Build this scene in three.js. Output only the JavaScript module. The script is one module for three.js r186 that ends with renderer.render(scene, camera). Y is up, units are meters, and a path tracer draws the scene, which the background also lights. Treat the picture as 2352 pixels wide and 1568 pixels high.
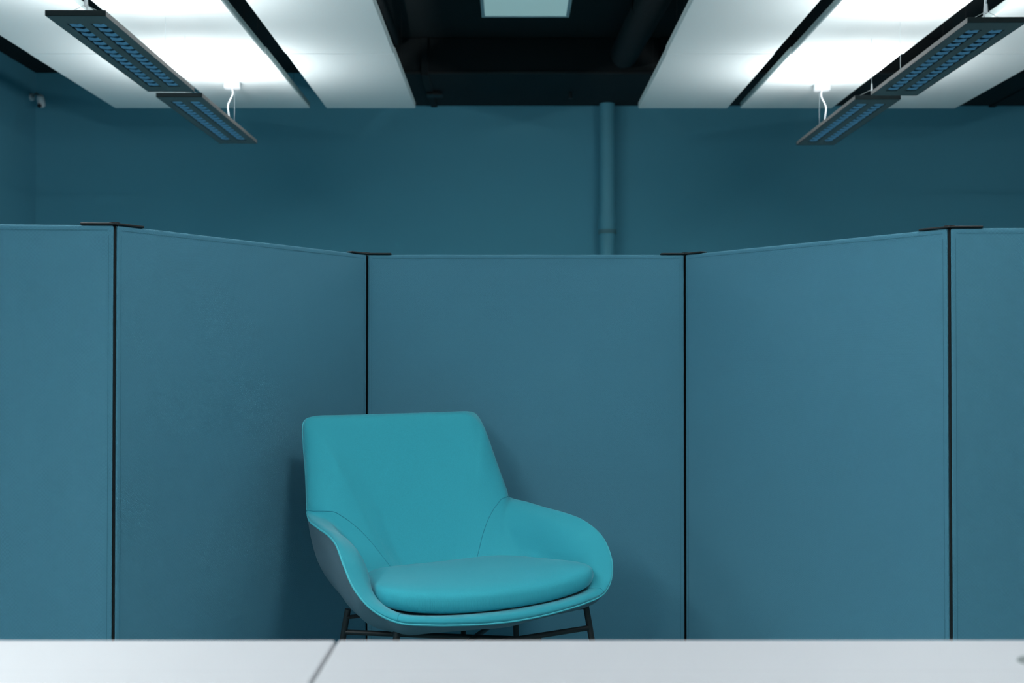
import * as THREE from 'three';
import { RectAreaLightUniformsLib } from 'three/addons/lights/RectAreaLightUniformsLib.js';
import { RoundedBoxGeometry } from 'three/addons/geometries/RoundedBoxGeometry.js';
import { mergeGeometries, mergeVertices } from 'three/addons/utils/BufferGeometryUtils.js';
import { ImprovedNoise } from 'three/addons/math/ImprovedNoise.js';

RectAreaLightUniformsLib.init();

// ---------------------------------------------------------------- camera, light, exposure
const scene = new THREE.Scene();
scene.background = new THREE.Color(0x000000);
const EYE = 1.02;                                   // lens height above the floor
const camera = new THREE.PerspectiveCamera(2 * Math.atan(784 / 2613) * 180 / Math.PI, 2352 / 1568, 0.05, 60);
camera.position.set(0, EYE, 0);
camera.rotation.order = 'YXZ';
camera.rotation.set(35 / 2613, -0.0011, 0);
camera.focus = 3.05;
camera.userData.fStop = 4.6;

const renderer = new THREE.WebGLRenderer({ antialias: true });
renderer.toneMapping = THREE.LinearToneMapping;
renderer.toneMappingExposure = 1.0;
renderer.shadowMap.enabled = true;

const UP_TINT = new THREE.Color().setRGB(0.95, 0.985, 1.0);      // uplight tubes
const DOWN_TINT = new THREE.Color().setRGB(0.90, 0.96, 0.97);     // unseen ceiling panel over the desks, and the downward lamp light
const UP_POWER = 84, DOWN_POWER = [5.8, 0.5, 4.6], LED_POWER = 38.5, SOFT_POWER = 26;

// ---------------------------------------------------------------- helpers
function rng(seed) { let a = seed >>> 0; return () => { a = (a + 0x6D2B79F5) >>> 0; let t = a; t = Math.imul(t ^ (t >>> 15), t | 1); t ^= t + Math.imul(t ^ (t >>> 7), t | 61); return ((t ^ (t >>> 14)) >>> 0) / 4294967296; }; }
const perlin = new ImprovedNoise();
const used = {};
function numbered(name) { const n = used[name] = (used[name] ?? -1) + 1; return n ? `${name}_${String(n).padStart(3, '0')}` : name; }
function tag(o, label, category, group) { o.userData.label = label; o.userData.category = category; if (group) o.userData.group = group; return o; }
function thing(name, label, category, [x, y, z] = [0, 0, 0], turn = 0, group) {
  const o = new THREE.Group(); o.name = numbered(name); scene.add(o);
  o.position.set(x, y, z); o.rotation.y = turn;
  return tag(o, label, category, group);
}
function obj(name, geometry, material, parent = scene) {
  const g = Array.isArray(geometry) ? mergeGeometries(geometry.map((q) => { const c = q.index ? q.toNonIndexed() : q; return c; })) : geometry;
  const m = new THREE.Mesh(g, material); m.name = parent === scene ? numbered(name) : name;
  m.castShadow = m.receiveShadow = true; parent.add(m); return m;
}
function struct(name, geometry, material, parent = scene) { const m = obj(name, geometry, material, parent); if (parent === scene) m.userData.kind = 'structure'; return m; }
function box(w, h, d, x = 0, y = 0, z = 0, r = 0) {
  const g = r ? new RoundedBoxGeometry(w, h, d, 2, r) : new THREE.BoxGeometry(w, h, d);
  g.translate(x, y, z); return g;
}
function tube(points, r, seg = 8, radial = 8, closed = false) {
  const c = new THREE.CatmullRomCurve3(points.map((p) => new THREE.Vector3(...p)), closed, 'centripetal');
  return new THREE.TubeGeometry(c, seg, r, radial, closed);
}
function rod(a, b, r, radial = 12) {
  const A = new THREE.Vector3(...a), B = new THREE.Vector3(...b), L = A.distanceTo(B);
  const g = new THREE.CylinderGeometry(r, r, L, radial);
  g.applyQuaternion(new THREE.Quaternion().setFromUnitVectors(new THREE.Vector3(0, 1, 0), B.clone().sub(A).normalize()));
  const m = A.add(B).multiplyScalar(0.5); g.translate(m.x, m.y, m.z); return g;
}
function texture(n, fn, srgb = false, rep = 1) {      // fn(u,v) in 0..1, tiling
  const d = new Uint8Array(n * n * 4);
  for (let j = 0; j < n; j++) for (let i = 0; i < n; i++) { const v = fn(i / n, j / n), k = (j * n + i) * 4, a = Array.isArray(v) ? v : [v, v, v]; for (let c = 0; c < 3; c++) d[k + c] = Math.max(0, Math.min(255, a[c] * 255)); d[k + 3] = 255; }
  const t = new THREE.DataTexture(d, n, n, THREE.RGBAFormat); t.wrapS = t.wrapT = THREE.RepeatWrapping; t.magFilter = THREE.LinearFilter; t.minFilter = THREE.LinearMipmapLinearFilter; t.generateMipmaps = true;
  if (srgb) t.colorSpace = THREE.SRGBColorSpace; t.repeat.set(rep, rep); t.needsUpdate = true; return t;
}
const lin = (r, g, b) => new THREE.Color().setRGB(r, g, b);

// ---------------------------------------------------------------- materials
// twill cloth: diagonal ribs, 0.1 m per repeat
const R1 = rng(11);
const twillJit = Array.from({ length: 64 * 64 }, () => R1());
const twill = (u, v) => { const s = 0.5 + 0.5 * Math.sin(2 * Math.PI * (32 * u + 32 * v)); const w = 0.5 + 0.5 * Math.sin(2 * Math.PI * 64 * v); return 0.62 * s + 0.2 * w + 0.18 * twillJit[(Math.floor(v * 64) % 64) * 64 + Math.floor(u * 64) % 64]; };
const twillBump = texture(512, twill, false, 10);
const twillColour = texture(512, (u, v) => 0.80 + 0.20 * twill(u, v), false, 10);
const R2 = rng(23);
const speck = Array.from({ length: 256 * 256 }, () => R2());
const wool = (u, v) => { const i = Math.floor(u * 256) % 256, j = Math.floor(v * 256) % 256; return 0.5 * speck[j * 256 + i] + 0.3 * speck[((j >> 1) * 256 + (i >> 1) + 777) % 65536] + 0.2 * speck[((j >> 2) * 256 + (i >> 2) + 4321) % 65536]; };
const woolBump = texture(256, wool, false, 8);
const woolColour = texture(256, (u, v) => 0.86 + 0.14 * wool(u, v), false, 8);
const roller = texture(256, (u, v) => 0.5 + 0.5 * speck[(Math.floor(v * 256) * 256 + Math.floor(u * 256)) % 65536] * 0.6, false, 2.5);
const fissure = texture(256, (u, v) => 0.92 + 0.08 * speck[(Math.floor(v * 256) * 256 + Math.floor(u * 256)) % 65536], false, 6);

const M = {
  screen: new THREE.MeshPhysicalMaterial({ color: lin(0.10, 0.31, 0.42), map: twillColour, bumpMap: twillBump, bumpScale: 0.0006, roughness: 0.95, sheen: 0.25, sheenRoughness: 0.6, sheenColor: lin(0.3, 0.6, 0.75) }),
  thread: new THREE.MeshStandardMaterial({ color: lin(0.06, 0.21, 0.28), roughness: 0.9 }),
  hinge: new THREE.MeshStandardMaterial({ color: lin(0.012, 0.013, 0.014), roughness: 0.55 }),
  teal: new THREE.MeshPhysicalMaterial({ color: lin(0.042, 0.45, 0.55), map: woolColour, bumpMap: woolBump, bumpScale: 0.0004, roughness: 0.92, sheen: 1, sheenRoughness: 0.55, sheenColor: lin(0.80, 0.92, 0.95) }),
  piping: new THREE.MeshStandardMaterial({ color: lin(0.08, 0.52, 0.60), roughness: 0.7 }),
  seam: new THREE.MeshStandardMaterial({ color: lin(0.028, 0.31, 0.40), roughness: 0.9 }),
  shell: new THREE.MeshPhysicalMaterial({ color: lin(0.14, 0.22, 0.27), map: woolColour, bumpMap: woolBump, bumpScale: 0.0004, roughness: 0.95 }),
  blackMetal: new THREE.MeshStandardMaterial({ color: lin(0.022, 0.026, 0.028), roughness: 0.5, metalness: 0.3 }),
  wall: new THREE.MeshStandardMaterial({ color: lin(0.115, 0.40, 0.52), bumpMap: roller, bumpScale: 0.0003, roughness: 0.9 }),
  pipe: new THREE.MeshStandardMaterial({ color: lin(0.125, 0.42, 0.53), roughness: 0.6 }),
  collar: new THREE.MeshStandardMaterial({ color: lin(0.10, 0.25, 0.28), roughness: 0.7 }),
  ceiling: new THREE.MeshStandardMaterial({ color: lin(0.006, 0.014, 0.016), roughness: 0.95 }),
  duct: new THREE.MeshStandardMaterial({ color: lin(0.005, 0.010, 0.012), roughness: 0.85 }),
  raft: new THREE.MeshStandardMaterial({ color: lin(0.87, 0.93, 0.93), map: fissure, roughness: 0.95 }),
  raftEdge: new THREE.MeshStandardMaterial({ color: lin(0.55, 0.66, 0.66), roughness: 0.8 }),
  floor: new THREE.MeshStandardMaterial({ color: lin(0.16, 0.31, 0.34), map: woolColour, roughness: 1 }),
  laminate: new THREE.MeshPhysicalMaterial({ color: lin(0.415, 0.415, 0.437), roughness: 0.5 }),
  housing: new THREE.MeshStandardMaterial({ color: lin(0.30, 0.27, 0.26), roughness: 0.5, metalness: 0.2 }),
  reflector: new THREE.MeshStandardMaterial({ color: lin(0.02, 0.04, 0.06), roughness: 0.6 }),
  glowBlade: new THREE.MeshStandardMaterial({ color: lin(0.28, 0.50, 0.66), roughness: 0.45, emissive: lin(0.010, 0.035, 0.07), emissiveIntensity: 1 }),  // weak glow stands in for lamp light falling on the blades
  grommet: new THREE.MeshStandardMaterial({ color: lin(0.15, 0.17, 0.17), roughness: 0.6 }),
  white: new THREE.MeshStandardMaterial({ color: lin(0.82, 0.84, 0.86), roughness: 0.5 }),
  wire: new THREE.MeshStandardMaterial({ color: lin(0.55, 0.62, 0.64), roughness: 0.4, metalness: 0.6 }),
  tube: new THREE.MeshStandardMaterial({ color: lin(0.9, 0.9, 0.9), emissive: lin(0.9, 0.985, 1.0), emissiveIntensity: 1.2 }),
  led: new THREE.MeshStandardMaterial({ color: lin(0.9, 0.9, 0.9), emissive: lin(0.86, 0.97, 1.0), emissiveIntensity: 1.5 }),
  faintGlow: new THREE.MeshStandardMaterial({ color: lin(0.5, 0.55, 0.55), roughness: 0.5, emissive: lin(0.17, 0.29, 0.30), emissiveIntensity: 1 }),  // faint glow stands in for light reflected off the far panel
  diffuser: new THREE.MeshStandardMaterial({ color: lin(0.72, 0.80, 0.80), roughness: 0.5 }),
  lens: new THREE.MeshStandardMaterial({ color: lin(0.02, 0.02, 0.025), roughness: 0.15 }),
};

// ---------------------------------------------------------------- the room
const XL = -3.85, XR = 6.2, ZB = -9.2, ZF = 5.5, HC = 3.32, T = 0.2;
const uvBox = (g, s = 1) => { const p = g.attributes.position, n = g.attributes.normal, uv = []; for (let i = 0; i < p.count; i++) { const ax = Math.abs(n.getX(i)), ay = Math.abs(n.getY(i)); if (ay > 0.7) uv.push(p.getX(i) * s, p.getZ(i) * s); else if (ax > 0.7) uv.push(p.getZ(i) * s, p.getY(i) * s); else uv.push(p.getX(i) * s, p.getY(i) * s); } g.setAttribute('uv', new THREE.Float32BufferAttribute(uv, 2)); return g; };
const W = XR - XL, D = ZF - ZB, cx = (XL + XR) / 2, cz = (ZF + ZB) / 2;
struct('floor', uvBox(box(W + 2 * T, T, D + 2 * T, cx, -T / 2, cz)), M.floor);
struct('ceiling', uvBox(box(W + 2 * T, T, D + 2 * T, cx, HC + T / 2, cz)), M.ceiling);
struct('wall_back', uvBox(box(W + 2 * T, HC, T, cx, HC / 2, ZB - T / 2)), M.wall);
struct('wall_front', uvBox(box(W + 2 * T, HC, T, cx, HC / 2, ZF + T / 2)), M.wall);
struct('wall_left', uvBox(box(T, HC, D, XL - T / 2, HC / 2, cz)), M.wall);
struct('wall_right', uvBox(box(T, HC, D, XR + T / 2, HC / 2, cz)), M.wall);

// drain pipe on the back wall
{
  const o = thing('drain_pipe', 'teal painted round vertical pipe running up the back wall', 'pipe', [0.775, 0, ZB + 0.085]);
  const r = 0.0615;
  obj('pipe', new THREE.CylinderGeometry(r, r, HC - 0.27, 28).translate(0, (HC - 0.27) / 2, 0), M.pipe, o);
  const yA = EYE + (819 - 493) * 9.1 / 2613, yB = EYE + (819 - 530) * 9.1 / 2613;
  obj('socket', new THREE.CylinderGeometry(r + 0.006, r + 0.006, yA - yB, 28).translate(0, (yA + yB) / 2, 0), M.pipe, o);
  obj('collar', new THREE.CylinderGeometry(r + 0.012, r + 0.012, 0.03, 28).translate(0, yB - 0.005, 0), M.collar, o);
  obj('bracket', box(0.03, 0.025, 0.085, 0, yB - 0.005, -0.043), M.collar, o);
}
// black ventilation duct under the ceiling along the back wall
{
  const y0 = 3.05, x0 = -1.02, x1 = XR - 0.02, zf = -8.165;
  const o = thing('ventilation_duct', 'black rectangular duct running under the ceiling along the back wall', 'duct', [0, y0, 0]);
  obj('duct_body', box(x1 - x0, HC - y0 - 0.004, zf - ZB - 0.004, (x0 + x1) / 2, (HC - y0) / 2, (zf + ZB) / 2, 0.008), M.duct, o);
  for (const x of [-0.62, 1.1, 2.4, 3.9]) obj('flange', box(0.05, HC - y0 + 0.012 - 0.008, zf - ZB + 0.02, x, (HC - y0) / 2 - 0.008, (zf + ZB) / 2 + 0.012, 0.004), M.duct, o);
  obj('edge_strip', box(x1 - x0 - 0.1, 0.02, 0.012, (x0 + x1) / 2, 0.012, zf + 0.006, 0.003), M.blackMetal, o);
}
{ // three small black fittings that poke out under the duct / rafts near the wall
  for (const [px, w, h, label] of [[998, 0.12, 0.03, 'black flat bracket under the duct beside the left ceiling raft'], [1311, 0.035, 0.05, 'small black sprinkler head under the middle of the duct'], [1826, 0.03, 0.075, 'small black sprinkler head above the right hanging cord']]) {
    const d = 8.7, x = (px - 1173) * d / 2613;
    if (h < 0.04) { const o = thing('duct_bracket', label, 'bracket', [x, 3.046 - h, -d]); obj('plate', box(w, h * 0.5, 0.1, 0, h * 0.25, 0, 0.004), M.blackMetal, o); obj('strap', box(w * 0.4, h * 0.5, 0.06, 0, h * 0.75, 0, 0.004), M.blackMetal, o); } else {
      const o = thing('sprinkler_head', label, 'sprinkler', [x, 3.05 - h, -d]);
      obj('stem', new THREE.CylinderGeometry(w * 0.32, w * 0.32, h * 0.7, 12).translate(0, h * 0.65, 0), M.blackMetal, o);
      obj('deflector', new THREE.CylinderGeometry(w * 0.55, w * 0.55, 0.006, 16).translate(0, 0.003, 0), M.blackMetal, o);
      obj('frame', new THREE.TorusGeometry(h * 0.17, 0.004, 6, 16).translate(0, h * 0.2, 0), M.blackMetal, o);
    }
  }
}
{ // black round duct and cable under the dark ceiling of the aisle
  const o = thing('round_duct', 'black round duct crossing the dark ceiling right of the middle', 'duct', [0.93, HC - 0.14, 0]);
  obj('duct_pipe', new THREE.CylinderGeometry(0.1, 0.1, 6, 24).rotateX(Math.PI / 2).rotateY(0.04).translate(0, 0, -5.1), M.duct, o);
  for (const z of [-3, -5, -7]) obj('hanger_strap', new THREE.TorusGeometry(0.104, 0.008, 6, 24).translate(-0.04 * (z + 5.1) * -1, 0.02, z), M.duct, o);
  const c = thing('ceiling_cable', 'black cable run beside the left rafts under the dark ceiling', 'cable', [-0.78, HC - 0.05, 0]);
  obj('cable', tube([[0, 0, -1], [0.02, -0.03, -3.5], [0, -0.01, -5.5], [-0.02, -0.04, -6.6], [-0.03, 0.0, -8.1]], 0.028, 60, 10), M.duct, c);
}
// small camera high in the left corner
{
  const d = 8.98, y = EYE + (819 - 228) * d / 2613, x = (91 - 1173) * d / 2613;
  const o = thing('security_camera', 'small white camera on a bracket high on the left wall near the corner', 'camera', [XL, y, -d]);
  const dx = x - XL;
  obj('wall_plate', new THREE.CylinderGeometry(0.03, 0.03, 0.02, 20).rotateZ(Math.PI / 2).translate(0.01, 0.05, -0.12), M.white, o);
  obj('arm', tube([[0.015, 0.05, -0.12], [dx * 0.5, 0.062, -0.06], [dx - 0.005, 0.03, 0.0]], 0.01, 12, 10), M.housing, o);
  obj('body', new THREE.CapsuleGeometry(0.030, 0.05, 8, 20).rotateX(0.5).translate(dx, -0.01, 0.0), M.white, o);
  obj('lens', new THREE.SphereGeometry(0.017, 16, 12).translate(dx, -0.052, 0.028), M.lens, o);
}

// ---------------------------------------------------------------- ceiling rafts
const RAFT_Y = EYE + 1.674, RAFT_T = 0.042;
const cols = [[-2.667, -2.067], [-1.970, -1.357], [-1.243, -0.645], [0.862, 1.461], [1.549, 2.165], [2.372, 2.998]];
const rows = [[-7.65, -6.275], [-6.268, -4.895], [-4.888, -3.515], [-3.508, -2.135], [-2.128, -0.755], [-0.748, 0.625], [0.632, 2.005], [2.012, 3.385]];
const colName = ['beside the left wall', 'above the left lamps', 'just left of the dark aisle', 'just right of the dark aisle', 'above the right lamps', 'farthest right'];
const R3 = rng(5);
cols.forEach(([xa, xb], i) => rows.forEach(([za, zb], j) => {
  const dx = (R3() - 0.5) * 0.014 * (j ? 1 : 0.3), w = xb - xa, l = zb - za;
  const o = j < 2
    ? thing('ceiling_raft', `white acoustic ceiling raft ${colName[i]}, ${j ? 'nearer segment' : 'segment by the back wall'}`, 'ceiling panel', [(xa + xb) / 2 + dx, RAFT_Y, (za + zb) / 2], 0)
    : thing('ceiling_raft', 'white acoustic ceiling raft hung above the frame over the desks', 'ceiling panel', [(xa + xb) / 2 + dx, RAFT_Y, (za + zb) / 2], 0, 'ceiling rafts above the frame');
  obj('board', uvBox(box(w - 0.002, RAFT_T, l - 0.002, 0, RAFT_T / 2, 0, 0.003)), M.raft, o);
  for (const s of [-1, 1]) obj('edge_band', box(0.003, RAFT_T - 0.008, l - 0.01, s * (w / 2), RAFT_T / 2, 0), M.raftEdge, o);
  for (const a of [-1, 1]) for (const b of [-1, 1]) obj('hanger_wire', rod([a * (w / 2 - 0.08), RAFT_T, b * (l / 2 - 0.15)], [a * (w / 2 - 0.08), HC - RAFT_Y, b * (l / 2 - 0.15)], 0.001, 6), M.hinge, o);
}));

// square LED panels on the dark ceiling of the aisle: the far one has an added faint glow
function ledPanel(label, x, y, z, lit, size = 0.585) {
  const o = thing('led_panel', label, 'ceiling light', [x, y, z]), h = 0.022, f = 0.022;
  const s = size / 2;
  obj('frame', [box(size, h, f, 0, h / 2, s - f / 2), box(size, h, f, 0, h / 2, -s + f / 2), box(f, h, size - 2 * f, s - f / 2, h / 2, 0), box(f, h, size - 2 * f, -s + f / 2, h / 2, 0)], M.white, o);
  obj('diffuser', box(size - 2 * f, 0.008, size - 2 * f, 0, 0.010, 0), lit ? M.led : M.faintGlow, o);
  obj('back_plate', box(size - 0.01, 0.006, size - 0.01, 0, h - 0.001, 0), M.housing, o);
  return o;
}
{
  const o = ledPanel('square light panel with an added faint glow on the dark ceiling between the rafts', 0.098, HC - 0.027, -7.305, false);
  const L = new THREE.RectAreaLight(new THREE.Color().setRGB(0.17, 0.29, 0.30), 1, 0.54, 0.54); L.name = 'panel_glow'; L.rotation.x = -Math.PI / 2; L.position.y = -0.004; o.add(L);  // added light to go with the faint glow of the far panel
}
{ // unseen lit panel above the desks, placed to cast the chair shadow
  const o = ledPanel('unseen lit square light panel over the frame, lighting the desks and the chair', 0.58, HC - 0.027, -1.10, true);
  const L = new THREE.RectAreaLight(DOWN_TINT, LED_POWER, 0.54, 0.54); L.name = 'panel_glow'; L.rotation.x = -Math.PI / 2; L.position.y = -0.004; o.add(L);
}

// ---------------------------------------------------------------- suspended lamps
const LAMP_Y = EYE + 1.33, LW = 0.235, LH = 0.021, LL = 1.262, UP_LEN = 0.50;
function makeLamp(down, wide) {
  const o = new THREE.Group();
  const slotC = 0.047, slotW = 0.056, slotL = 1.06, z0 = slotL / 2, hs = slotW / 2, face = 0.002;
  obj('housing', [   // bottom face with two long slots, side walls, top plate
    box(LW / 2 - slotC - hs, face, slotL, -(LW / 2 + slotC + hs) / 2, face / 2, 0), box(LW / 2 - slotC - hs, face, slotL, (LW / 2 + slotC + hs) / 2, face / 2, 0),
    box(2 * (slotC - hs), face, slotL, 0, face / 2, 0),
    box(LW, face, LL / 2 - z0, 0, face / 2, (LL / 2 + z0) / 2), box(LW, face, LL / 2 - z0, 0, face / 2, -(LL / 2 + z0) / 2),
    box(0.003, LH, LL, -LW / 2 + 0.0015, LH / 2, 0), box(0.003, LH, LL, LW / 2 - 0.0015, LH / 2, 0),
    box(LW - 0.006, 0.002, LL - 0.006, 0, LH - 0.003, 0),
  ], M.housing, o);
  for (const s of [-1, 1]) obj('end_cap', box(LW + 0.001, LH + 0.001, 0.006, 0, LH / 2 + 0.0003, s * (LL / 2 + 0.003), 0.0015), M.ceiling, o);
  for (const s of [-1, 1]) {
    obj('reflector', box(slotW + 0.004, 0.002, slotL, s * slotC, LH - 0.0055, 0), M.reflector, o);
    const N = 16;
    for (let k = 0; k < N; k++) obj('louvre_blade', lampBlade, M.glowBlade, o).position.set(s * slotC, 0.002, -z0 + slotL * (k + 0.5) / N);
  }
  // uplight: two glowing tubes in the open top
  for (const s of [-1, 1]) obj('lamp_tube', new THREE.CylinderGeometry(0.008, 0.008, UP_LEN, 14).rotateX(Math.PI / 2).translate(s * 0.035, 0.030, 0), M.tube, o);
  for (const s of [-1, 1]) { // each tube throws its light up and outwards
    const L = new THREE.RectAreaLight(UP_TINT, UP_POWER, 0.06, UP_LEN); L.name = 'uplight'; L.rotation.order = 'ZYX'; L.rotation.set(Math.PI / 2, 0, -s * 0.9); L.position.set(s * 0.055, 0.046, 0); o.add(L);
  }
  if (down) { // out-of-view lamps
    const L = new THREE.SpotLight(DOWN_TINT, down, 0, wide ? 1.3 : 0.97, wide ? 0.2 : 0.5, 2); L.name = 'unseen_downlight'; L.position.y = -0.045; L.target.position.set(0, -1, 0); L.shadow.radius = wide ? 9 : 2; L.castShadow = true; o.add(L, L.target); L.target.name = 'aim';
  }
  else { // lamps in view: unseen downward light, placed to brighten floor and back wall
    const L = new THREE.RectAreaLight(DOWN_TINT, SOFT_POWER, 0.13, 1.04); L.name = 'unseen_downlight'; L.rotation.x = -Math.PI / 2; L.position.y = -0.002; o.add(L);
  }
  // suspension at both ends: wire, gripper, bridle
  for (const s of [-1, 1]) {
    const z = s * (LL / 2 - 0.1), top = RAFT_Y - LAMP_Y, yg = LH + 0.055;
    obj('suspension_wire', rod([0, yg + 0.03, z], [0, top, z], 0.0011, 6), M.wire, o);
    obj('wire_gripper', new THREE.CylinderGeometry(0.0035, 0.0055, 0.038, 12).translate(0, yg + 0.012, z), M.white, o);
    for (const b of [-1, 1]) obj('bridle_wire', rod([0, yg, z], [b * (LW / 2 - 0.004), LH - 0.002, z], 0.001, 6), M.wire, o);
  }
  return o;
}
const lampBlade = (() => { // chevron louvre: two slanted wings that rise towards the room and meet in a point
  const hs = 0.0265, gs = [];
  for (const s of [-1, 1]) {
    const g = new THREE.BoxGeometry(hs, 0.0014, 0.026, 3, 1, 4); g.translate(s * hs / 2, 0, 0); const p = g.attributes.position;
    for (let i = 0; i < p.count; i++) { const t = p.getZ(i) / 0.026 + 0.5, w = Math.abs(p.getX(i)) / hs; p.setY(i, p.getY(i) + 0.001 + 0.0055 * t); p.setZ(i, p.getZ(i) * (0.7 + 0.3 * w) - (1 - w) * 0.016); }
    g.computeVertexNormals(); gs.push(g);
  }
  return mergeGeometries(gs);
})();
function canopyAndCord(o, s, side) { // power feed: white rose on the raft and a slack cord
  const z = s * (LL / 2 - 0.16), top = RAFT_Y - LAMP_Y;
  obj('ceiling_rose', new THREE.LatheGeometry([[0, 0], [0.046, 0], [0.05, 0.006], [0.05, 0.036], [0.048, 0.04], [0, 0.04]].map(([a, b]) => new THREE.Vector2(a, b)), 32).translate(0, top - 0.04, z), M.white, o);
  obj('power_cord', tube([[0, top - 0.038, z], [side * 0.004, top - 0.07, z], [-side * 0.024, top - 0.14, z], [-side * 0.018, top - 0.21, z], [side * -0.01, LH - 0.004, z]].map((p, i) => side > 0 ? p : p), 0.0042, 40, 8), M.white, o);
}
const lampSpots = [
  [-1.700, -6.45, 0.0, 'dark hanging lamp on the left, the farther of its pair, hung by a white rose', 'far'],
  [-1.702, -5.06, 0.004, 'dark hanging lamp on the left, the nearer of its pair, crossing the top edge', 'near'],
  [1.907, -6.50, -0.012, 'dark hanging lamp on the right, the farther of its pair, hung by a white rose', 'far'],
  [1.945, -5.145, -0.012, 'dark hanging lamp on the right, the nearer of its pair, cut by the right edge', 'near'],
];
for (const x of [-1.70, 1.93]) for (const z of [-3.45, -2.06, -0.67, 0.72, 2.11]) lampSpots.push([x, z, 0, 'unseen hanging lamp above the frame, lighting the desks and screens', 'out']);
const lamp0 = makeLamp(0, false), lamp1 = DOWN_POWER.map((p, i) => makeLamp(p, i === 2));  // lamps out of view: strengths chosen to light desks, seat and far-left screen
for (const [x, z, turn, label, kind] of lampSpots) {
  const o = (kind === 'out' ? lamp1[x > 0 ? 1 : z === -0.67 ? 2 : 0] : lamp0).clone(); o.name = numbered('suspended_lamp'); scene.add(o);
  o.position.set(x, LAMP_Y, z); o.rotation.y = turn;
  tag(o, label, 'lamp', kind === 'out' ? 'lamps above the frame' : 'suspended lamps in two rows');
  if (kind === 'far') canopyAndCord(o, -1, x < 0 ? 1 : -1);
  if (kind === 'near') canopyAndCord(o, 1, x < 0 ? 1 : -1);
}

// ---------------------------------------------------------------- cloth screens
const V = [[-1.957, 2.690], [-0.957, 2.753], [-0.448, 3.550], [0.5435, 3.552], [1.087, 2.818], [2.087, 2.782]];
const SH = 1.339, ST = 0.042;
const screenLabel = ['cloth screen at the far left, cut by the left edge', 'angled cloth screen left of the chair, with the chair shadow on it', 'middle cloth screen directly behind the armchair', 'angled cloth screen right of the chair', 'cloth screen at the far right, cut by the right edge'];
function screenShape(L, trimA, trimB, r) { // plan in local (x along, y back); front face on y = 0
  const c = [[0, 0], [L, 0], [L - trimB, ST], [trimA, ST]], s = new THREE.Shape();
  c.forEach((p, i) => {
    const a = c[(i + 3) % 4], b = c[(i + 1) % 4], u = [a[0] - p[0], a[1] - p[1]], v = [b[0] - p[0], b[1] - p[1]], lu = Math.hypot(...u), lv = Math.hypot(...v);
    const A = [p[0] + u[0] / lu * r, p[1] + u[1] / lu * r], B = [p[0] + v[0] / lv * r, p[1] + v[1] / lv * r];
    i ? s.lineTo(...A) : s.moveTo(...A); s.quadraticCurveTo(p[0], p[1], B[0], B[1]);
  });
  s.closePath(); return s;
}
for (let i = 0; i < 5; i++) {
  const a = V[i], b = V[i + 1], dx = b[0] - a[0], dd = b[1] - a[1], L0 = Math.hypot(dx, dd), gA = (i === 1 || i === 4) ? 0.0035 : (i === 0 ? 0 : 0.0016), gB = (i === 0 || i === 3) ? 0.0035 : (i === 4 ? 0 : 0.0016);
  const turn = Math.atan2(dd, dx), L = L0 - gA - gB;
  const fold = (k) => { if (k === 0 || k === 5) return 0; const p = V[k - 1], q = V[k], r = V[k + 1]; return Math.atan2(r[1] - q[1], r[0] - q[0]) - Math.atan2(q[1] - p[1], q[0] - p[0]); };
  const trim = (k) => fold(k) > 0 ? ST * Math.tan(fold(k) / 2) + 0.004 : 0;      // outside folds: backs would collide
  const o = thing('cloth_screen', 'teal blue ' + screenLabel[i], 'partition', [a[0] + dx / L0 * gA, 0, -(a[1] + dd / L0 * gA)], turn);
  const bev = 0.006, g = new THREE.ExtrudeGeometry(screenShape(L, trim(i), trim(i + 1), 0.007), { depth: SH - 0.02 - 2 * bev, bevelEnabled: true, bevelThickness: bev, bevelSize: bev, bevelOffset: -bev, bevelSegments: 3, curveSegments: 4 });
  g.rotateX(-Math.PI / 2).translate(0, 0.02 + bev, 0);
  obj('padded_panel', uvBox(g), M.screen, o);
  for (const zz of [-0.0005]) obj('seam_stitching', box(L - 0.03, 0.0016, 0.001, L / 2, SH - 0.0125, 0.0002), M.thread, o);
  for (const [xx] of [[0.013], [L - 0.013]]) obj('seam_stitching', box(0.0014, SH - 0.05, 0.001, xx, SH / 2, 0.0002), M.thread, o);
  for (const xx of [0.12, L - 0.12]) obj('glide_foot', new THREE.CylinderGeometry(0.018, 0.02, 0.021, 16).translate(xx, 0.0105, -ST / 2), M.hinge, o);
}
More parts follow.
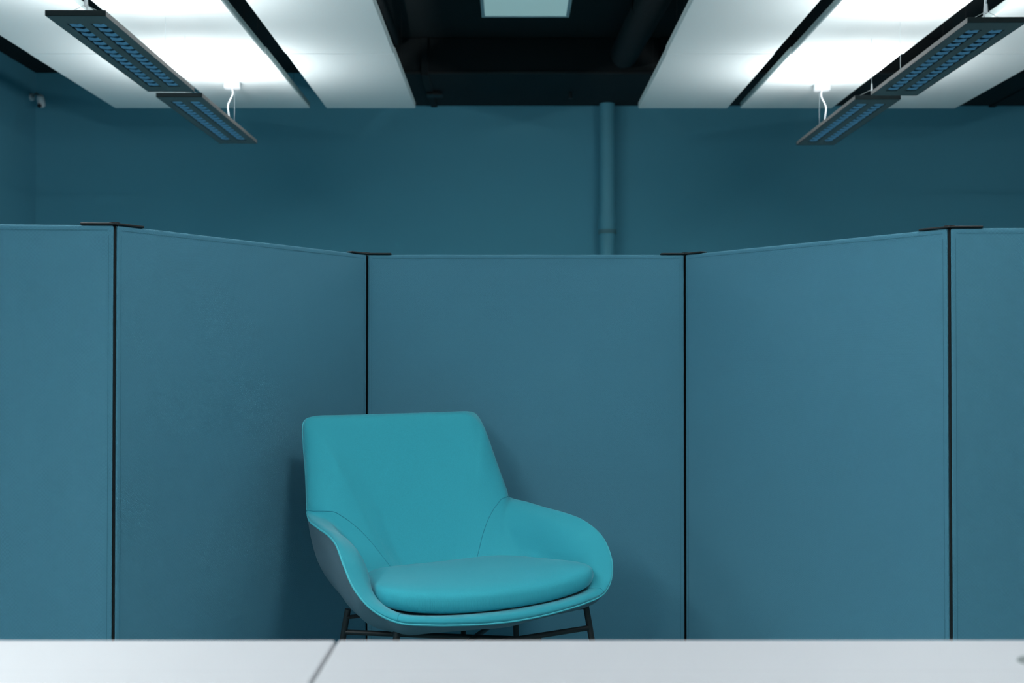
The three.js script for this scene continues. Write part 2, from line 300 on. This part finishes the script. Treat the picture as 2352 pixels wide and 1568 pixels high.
// flat two-armed hinge cap over each fold
const capLabel = ['black hinge cap and strip at the fold of the far left screen', 'black hinge cap and strip at the fold left of the chair', 'black hinge cap and strip at the fold right of the chair', 'black hinge cap and strip at the fold of the far right screen'];
for (let k = 1; k <= 4; k++) {
  const p = V[k], o = thing('screen_hinge', capLabel[k - 1], 'hinge', [p[0], 0, -p[1]]);
  const outer = k === 1 || k === 4, len = outer ? 0.088 : 0.078;
  const dirs = [V[k - 1], V[k + 1]].map((q) => { const u = [q[0] - p[0], q[1] - p[1]], l = Math.hypot(...u); return [u[0] / l, u[1] / l]; });
  const mid = (Math.atan2(-dirs[0][1], -dirs[0][0]) + Math.atan2(dirs[1][1], dirs[1][0])) / 2;   // mean heading of the two screens
  for (const [ux, ud] of dirs) {
    const g = box(len, 0.0055, 0.026, len / 2 - 0.004, SH + 0.0028, 0, 0.0022);
    // arm sits over the screen's thickness, 4 mm proud of the front face
    const ang = Math.atan2(ud, ux), nx = -ud, nd = ux, back = ux > 0 ? 0.010 : -0.010;
    g.rotateY(ang).translate(nx * back, 0, -nd * back); obj('cap_arm', g, M.hinge, o);
  }
  obj('cap_centre', new THREE.CylinderGeometry(0.013, 0.013, 0.007, 20).translate(0, SH + 0.0036, -0.012).rotateY(mid), M.hinge, o);
  if (outer) obj('gap_strip', box(0.0050, SH - 0.002, 0.020, 0, SH / 2, -0.019).rotateY(mid), M.duct, o);  // keeps the slot between the two screens dark
  else obj('gap_strip', new THREE.CylinderGeometry(0.0136, 0.0136, SH - 0.001, 20).translate(0, SH / 2, -0.0305).rotateY(mid), M.hinge, o);  // unseen post behind the fold, blocks light leaking through the gap
}

// ---------------------------------------------------------------- armchair
{
  const th = 0.5604, o = thing('armchair', 'turquoise upholstered tub armchair with a grey outer shell on thin black legs', 'armchair', [-0.2831, 0, -3.222], th);
  // half stations: rim, crest x3, wall upper, wall mid, wall low, pan
  const ST_ = [
    [[0, .846, -.114], [0, .854, -.104], [0, .855, -.088], [0, .845, -.070], [0, .78, -.033], [0, .62, .035], [0, .46, .112], [0, .415, .15]],
    [[.16, .846, -.114], [.16, .854, -.104], [.16, .855, -.087], [.158, .845, -.069], [.148, .78, -.027], [.112, .62, .040], [.07, .46, .115], [.055, .415, .155]],
    [[.256, .846, -.113], [.250, .854, -.103], [.236, .853, -.086], [.230, .842, -.066], [.20, .775, -.020], [.145, .62, .046], [.09, .46, .12], [.07, .415, .165]],
    [[.276, .838, -.110], [.277, .841, -.098], [.270, .834, -.079], [.258, .82, -.057], [.222, .755, -.006], [.165, .61, .054], [.105, .46, .128], [.08, .415, .17]],
    [[.285, .805, -.095], [.288, .803, -.083], [.284, .798, -.062], [.271, .788, -.040], [.235, .73, .008], [.18, .60, .064], [.12, .46, .138], [.09, .415, .175]],
    [[.296, .70, -.046], [.301, .70, -.034], [.298, .697, -.014], [.285, .69, .008], [.252, .66, .038], [.20, .57, .088], [.145, .46, .155], [.11, .415, .19]],
    [[.306, .63, -.014], [.311, .632, -.001], [.306, .63, .022], [.288, .622, .047], [.262, .60, .072], [.222, .54, .112], [.17, .46, .172], [.13, .415, .205]],
    [[.311, .601, .002], [.316, .606, .014], [.306, .604, .040], [.285, .594, .068], [.262, .572, .092], [.235, .52, .128], [.195, .46, .19], [.15, .415, .22]],
    [[.337, .591, .085], [.335, .597, .092], [.310, .591, .098], [.283, .578, .108], [.262, .55, .125], [.245, .505, .155], [.222, .46, .215], [.17, .415, .24]],
    [[.348, .584, .171], [.343, .590, .173], [.318, .582, .175], [.293, .568, .178], [.273, .54, .185], [.256, .50, .205], [.24, .46, .25], [.18, .415, .26]],
    [[.357, .578, .254], [.352, .584, .254], [.325, .575, .254], [.30, .56, .254], [.28, .53, .256], [.268, .495, .268], [.258, .46, .285], [.20, .415, .285]],
    [[.369, .565, .331], [.364, .571, .329], [.338, .561, .327], [.313, .547, .325], [.293, .52, .323], [.282, .49, .325], [.275, .46, .33], [.21, .415, .32]],
    [[.379, .531, .395], [.376, .539, .390], [.352, .535, .382], [.327, .523, .376], [.307, .50, .372], [.298, .478, .37], [.29, .455, .37], [.22, .413, .35]],
    [[.373, .481, .443], [.373, .490, .438], [.354, .493, .426], [.331, .487, .417], [.314, .47, .410], [.304, .455, .405], [.294, .438, .40], [.22, .412, .37]],
    [[.344, .436, .481], [.347, .445, .478], [.334, .451, .465], [.315, .448, .453], [.30, .438, .444], [.291, .43, .437], [.28, .42, .43], [.21, .41, .39]],
    [[.294, .407, .512], [.298, .415, .512], [.291, .423, .502], [.278, .422, .489], [.266, .418, .478], [.258, .414, .470], [.25, .41, .462], [.19, .407, .41]],
    [[.227, .397, .533], [.229, .405, .535], [.227, .413, .528], [.222, .414, .515], [.216, .412, .503], [.212, .41, .494], [.207, .408, .486], [.16, .405, .43]],
    [[.154, .390, .544], [.155, .398, .547], [.154, .406, .541], [.152, .408, .528], [.15, .407, .516], [.147, .406, .507], [.144, .405, .50], [.11, .404, .44]],
    [[.078, .384, .548], [.079, .392, .551], [.078, .401, .546], [.077, .404, .533], [.076, .404, .520], [.075, .403, .511], [.073, .403, .504], [.055, .403, .445]],
    [[0, .382, .55], [0, .390, .553], [0, .399, .548], [0, .402, .535], [0, .402, .522], [0, .402, .513], [0, .402, .505], [0, .402, .445]],
  ];
  const lerp = (tab, y) => { let k = 0; while (k < tab.length - 2 && y < tab[k + 1][0]) k++; const [a, b] = tab[k], [c, d] = tab[k + 1]; return b + (d - b) * (y - a) / (c - a); };
  for (let k = 0; k <= 4; k++) for (const r of [4, 5]) { const p = ST_[k][r], x2 = p[0] * p[0]; p[2] = lerp([[.85, -.064], [.78, -.034], [.62, .035], [.46, .110]], p[1]) + lerp([[.85, .2], [.78, .3], [.73, .45], [.66, .8], [.62, 1], [.46, 1]], p[1]) * (0.5 * x2 + 6 * x2 * x2); }
  const OUT = { // outer shell rows by station
    0: [[0, .70, -.066], [0, .54, .004], [0, .41, .06], [0, .345, .14]],
    3: [[.262, .70, -.068], [.235, .54, .002], [.16, .40, .068], [.075, .340, .148]],
    4: [[.276, .68, -.058], [.255, .52, .012], [.18, .39, .082], [.09, .337, .155]],
    5: [[.294, .62, -.016], [.277, .50, .034], [.20, .385, .098], [.10, .335, .17]],
    7: [[.312, .54, .030], [.300, .46, .078], [.235, .372, .14], [.12, .332, .19]],
    10: [[.352, .52, .250], [.328, .44, .245], [.25, .36, .24], [.12, .33, .24]],
    11: [[.365, .50, .325], [.335, .42, .315], [.25, .355, .30], [.12, .33, .28]],
    13: [[.366, .45, .435], [.330, .395, .41], [.24, .35, .37], [.12, .33, .31]],
    15: [[.285, .385, .495], [.255, .364, .46], [.19, .344, .40], [.10, .33, .33]],
    19: [[0, .370, .54], [0, .356, .50], [0, .342, .43], [0, .33, .35]],
  };
  const keys = Object.keys(OUT).map(Number);
  const outRows = ST_.map((_, k) => { let a = keys[0], b = keys[0]; for (let i = 0; i < keys.length - 1; i++) if (k >= keys[i] && k <= keys[i + 1]) { a = keys[i]; b = keys[i + 1]; } const t = b === a ? 0 : (k - a) / (b - a); return OUT[a].map((p, r) => p.map((c, q) => c + (OUT[b][r][q] - c) * t)); });
  const N = ST_.length;
  const loop = (rowsOf) => { const out = []; for (let k = 0; k < N; k++) out.push(rowsOf(k)); for (let k = N - 2; k > 0; k--) out.push(rowsOf(k).map(([x, y, z]) => [-x, y, z])); return out; };
  const v3 = (p) => new THREE.Vector3(...p);
  function loft(stations, pole, nu, nv, flip) {
    const R = stations[0].length, n = stations.length;
    const rowCurves = []; for (let r = 0; r < R; r++) rowCurves.push(new THREE.CatmullRomCurve3(stations.map((s) => v3(s[r])), true, 'catmullrom', 0.5));
    const at = (u) => { const c = rowCurves.map((q) => q.getPoint(u)); c.push(v3(pole)); return new THREE.CatmullRomCurve3(c, false, 'centripetal'); };
    const pos = [], uv = [], idx = [];
    for (let i = 0; i <= nu; i++) { const c = at((i % nu) / nu); for (let j = 0; j <= nv; j++) { const p = c.getPoint(j / nv); pos.push(p.x, p.y, p.z); uv.push(i / nu * 2.4, j / nv * 0.7); } }
    for (let i = 0; i < nu; i++) for (let j = 0; j < nv; j++) { const a = i * (nv + 1) + j, b = a + nv + 1; flip ? idx.push(a, a + 1, b, b, a + 1, b + 1) : idx.push(a, b, a + 1, b, b + 1, a + 1); }
    const g = new THREE.BufferGeometry(); g.setAttribute('position', new THREE.Float32BufferAttribute(pos, 3)); g.setAttribute('uv', new THREE.Float32BufferAttribute(uv, 2)); g.setIndex(idx);
    g.computeVertexNormals();
    const nn = g.attributes.normal; for (let j = 0; j <= nv; j++) { const a = j, b = nu * (nv + 1) + j; const v = new THREE.Vector3().fromBufferAttribute(nn, a).add(new THREE.Vector3().fromBufferAttribute(nn, b)).normalize(); nn.setXYZ(a, v.x, v.y, v.z); nn.setXYZ(b, v.x, v.y, v.z); }
    g.userData.at = (s, v) => at(s / n).getPoint(v / R);       // s in stations, v in rows
    return g;
  }
  const inner = loft(loop((k) => ST_[k]), [0, .402, .28], 304, 48, true);
  obj('upholstery', inner, M.teal, o);
  const outer = loft(loop((k) => [ST_[k][0], ...outRows[k]]), [0, .326, .25], 304, 32, false);
  obj('outer_shell', outer, M.shell, o);
  const rim = loop((k) => [ST_[k][0]]).map((s) => v3(s[0]));
  obj('piping', new THREE.TubeGeometry(new THREE.CatmullRomCurve3(rim, true, 'catmullrom', 0.5), 380, 0.0025, 8, true), M.piping, o);
  // sewn seams: back to arm on both sides, and at the two front corners
  const nS = 2 * N - 2, seamTable = [[0.4, 6.85], [2, 6.7], [3, 6.28], [3.8, 5.92], [4.4, 5.62], [5, 5.2], [5.6, 4.68], [6, 4.48]];
  const seamAt = (v) => { let k = 0; while (k < seamTable.length - 2 && v > seamTable[k + 1][0]) k++; const [a, b] = seamTable[k], [c, d] = seamTable[k + 1]; return b + (d - b) * (v - a) / (c - a); };
  for (const side of [1, -1]) {
    const pts = []; for (let i = 0; i <= 24; i++) { const v = 0.4 + 5.6 * i / 24, s = seamAt(v); const p = inner.userData.at(side > 0 ? s : nS - s, v); pts.push([p.x, p.y, p.z]); }
    obj('seam', tube(pts, 0.0013, 60, 6), M.seam, o);
    const q = []; for (let i = 0; i <= 10; i++) { const p = inner.userData.at(side > 0 ? 15.05 : nS - 15.05, 0.2 + 4.5 * i / 10); q.push([p.x, p.y, p.z]); }
    obj('seam', tube(q, 0.001, 30, 6), M.seam, o);
  }
  // loose seat cushion: rounded plan, domed top, full edge
  const plan = []; // half plan from back centre round to front centre
  [[0, .118], [.12, .122], [.19, .145], [.235, .20], [.264, .28], [.290, .36], [.303, .415], [.299, .462], [.262, .497], [.18, .517], [.09, .526], [0, .529]].forEach((p) => plan.push(p));
  const full = [...plan, ...plan.slice(1, -1).reverse().map(([x, z]) => [-x, z])];
  const pc = new THREE.CatmullRomCurve3(full.map(([x, z]) => new THREE.Vector3(x, 0, z)), true, 'centripetal');
  const nu = 160, prof = [[0.955, 0.0], [0.985, 0.006], [1.0, 0.020], [0.995, 0.033], [0.97, 0.043], [0.92, 0.049], [0.8, 0.055], [0.55, 0.060], [0.25, 0.0625], [0.0, 0.063]];
  const pcv = new THREE.CatmullRomCurve3(prof.map(([a, b]) => new THREE.Vector3(a, b, 0)), false, 'centripetal'), nv = 36, pos = [], uv = [], idx = [];
  const base = (x, z) => 0.4065 + 0.022 * Math.pow(Math.min(1, Math.abs(x) / 0.29), 2.5) + 0.004 * (0.52 - z) / 0.4;
  for (let i = 0; i <= nu; i++) { const p = pc.getPoint((i % nu) / nu); for (let j = 0; j <= nv; j++) { const q = pcv.getPoint(j / nv), x = p.x * q.x, z = 0.31 + (p.z - 0.31) * q.x; pos.push(x, base(x, z) + q.y, z); uv.push(x, z); } }
  for (let i = 0; i < nu; i++) for (let j = 0; j < nv; j++) { const a = i * (nv + 1) + j, b = a + nv + 1; idx.push(a, a + 1, b, b, a + 1, b + 1); }
  const cg = new THREE.BufferGeometry(); cg.setAttribute('position', new THREE.Float32BufferAttribute(pos, 3)); cg.setAttribute('uv', new THREE.Float32BufferAttribute(uv, 2)); cg.setIndex(idx); cg.computeVertexNormals();
  obj('seat_cushion', cg, M.teal, o);
  // legs and stretchers
  const hl = 0.315, lr = 0.0082;
  const legAt = (sx, front, h) => { const k = 0.125 * (0.33 - h); return front ? [sx * (0.279 + k), h, 0.470 + k] : [sx * (0.260 + k), h, 0.140 - k]; };
  for (const s of [-1, 1]) for (const f of [true, false]) {
    obj('leg', rod(legAt(s, f, 0.004), legAt(s, f, f ? 0.385 : 0.365), lr, 16), M.blackMetal, o);
    const p = legAt(s, f, 0); obj('foot', new THREE.CylinderGeometry(0.010, 0.011, 0.008, 16).translate(p[0], 0.004, p[2]), M.hinge, o);
    const q = legAt(s, f, f ? 0.372 : 0.352); obj('mounting_plate', box(0.036, 0.004, 0.03, q[0] - s * 0.014, q[1] - 0.006, q[2] - (f ? 0.012 : -0.01), 0.0015), M.blackMetal, o);
  }
  obj('stretcher', rod(legAt(-1, true, hl), legAt(1, true, hl), 0.0068, 14), M.blackMetal, o);
  obj('stretcher', rod(legAt(-1, false, hl - 0.01), [0.13, 0.303, 0.47], 0.0068, 14), M.blackMetal, o);
  obj('stretcher', rod(legAt(1, false, hl - 0.01), [-0.13, 0.303, 0.47], 0.0068, 14), M.blackMetal, o);
  obj('stub_post', rod([-0.012, 0.300, 0.322], [-0.012, 0.335, 0.322], 0.0065, 12), M.blackMetal, o);
}

// ---------------------------------------------------------------- desks in front of the camera
const DY = EYE - 0.30;
function desk(label, xa, xb, hole) {
  const w = xb - xa, o = thing('desk', label, 'desk', [(xa + xb) / 2, 0, -0.80]), t = 0.025;
  // far edge at z = -1.21, a rear strip 12 cm deep behind a fine joint
  obj('desktop', uvBox(box(w, t, 0.69, 0, DY - t / 2, 0.052, 0.0025)), M.laminate, o);
  obj('rear_strip', uvBox(box(w, t, 0.1195, 0, DY - t / 2, -0.3503, 0.0025)), M.laminate, o);
  obj('beam', box(w - 0.2, 0.04, 0.03, 0, DY - t - 0.02, -0.25), M.white, o);
  obj('beam', box(w - 0.2, 0.04, 0.03, 0, DY - t - 0.02, 0.25), M.white, o);
  for (const sx of [-1, 1]) for (const sz of [-1, 1]) obj('leg', box(0.045, DY - t, 0.045, sx * (w / 2 - 0.06), (DY - t) / 2, 0.02 + sz * 0.30, 0.004), M.white, o);
  if (hole) { obj('cable_grommet', new THREE.LatheGeometry([[0.0, 0.0004], [0.0125, 0.0004], [0.0125, 0.0016], [0.0175, 0.0016], [0.0185, 0]].map(([a, b]) => new THREE.Vector2(a, b)), 32).translate(0.518 - (xa + xb) / 2, DY, -1.123 + 0.80), M.grommet, o).userData.label = 'small grey cable grommet'; }
}
desk('white laminate desk in front, left of the joint', -1.785, -0.1857, false);
desk('white laminate desk in front, right of the joint, with a small grommet', -0.1827, 1.416, true);

renderer.render(scene, camera);
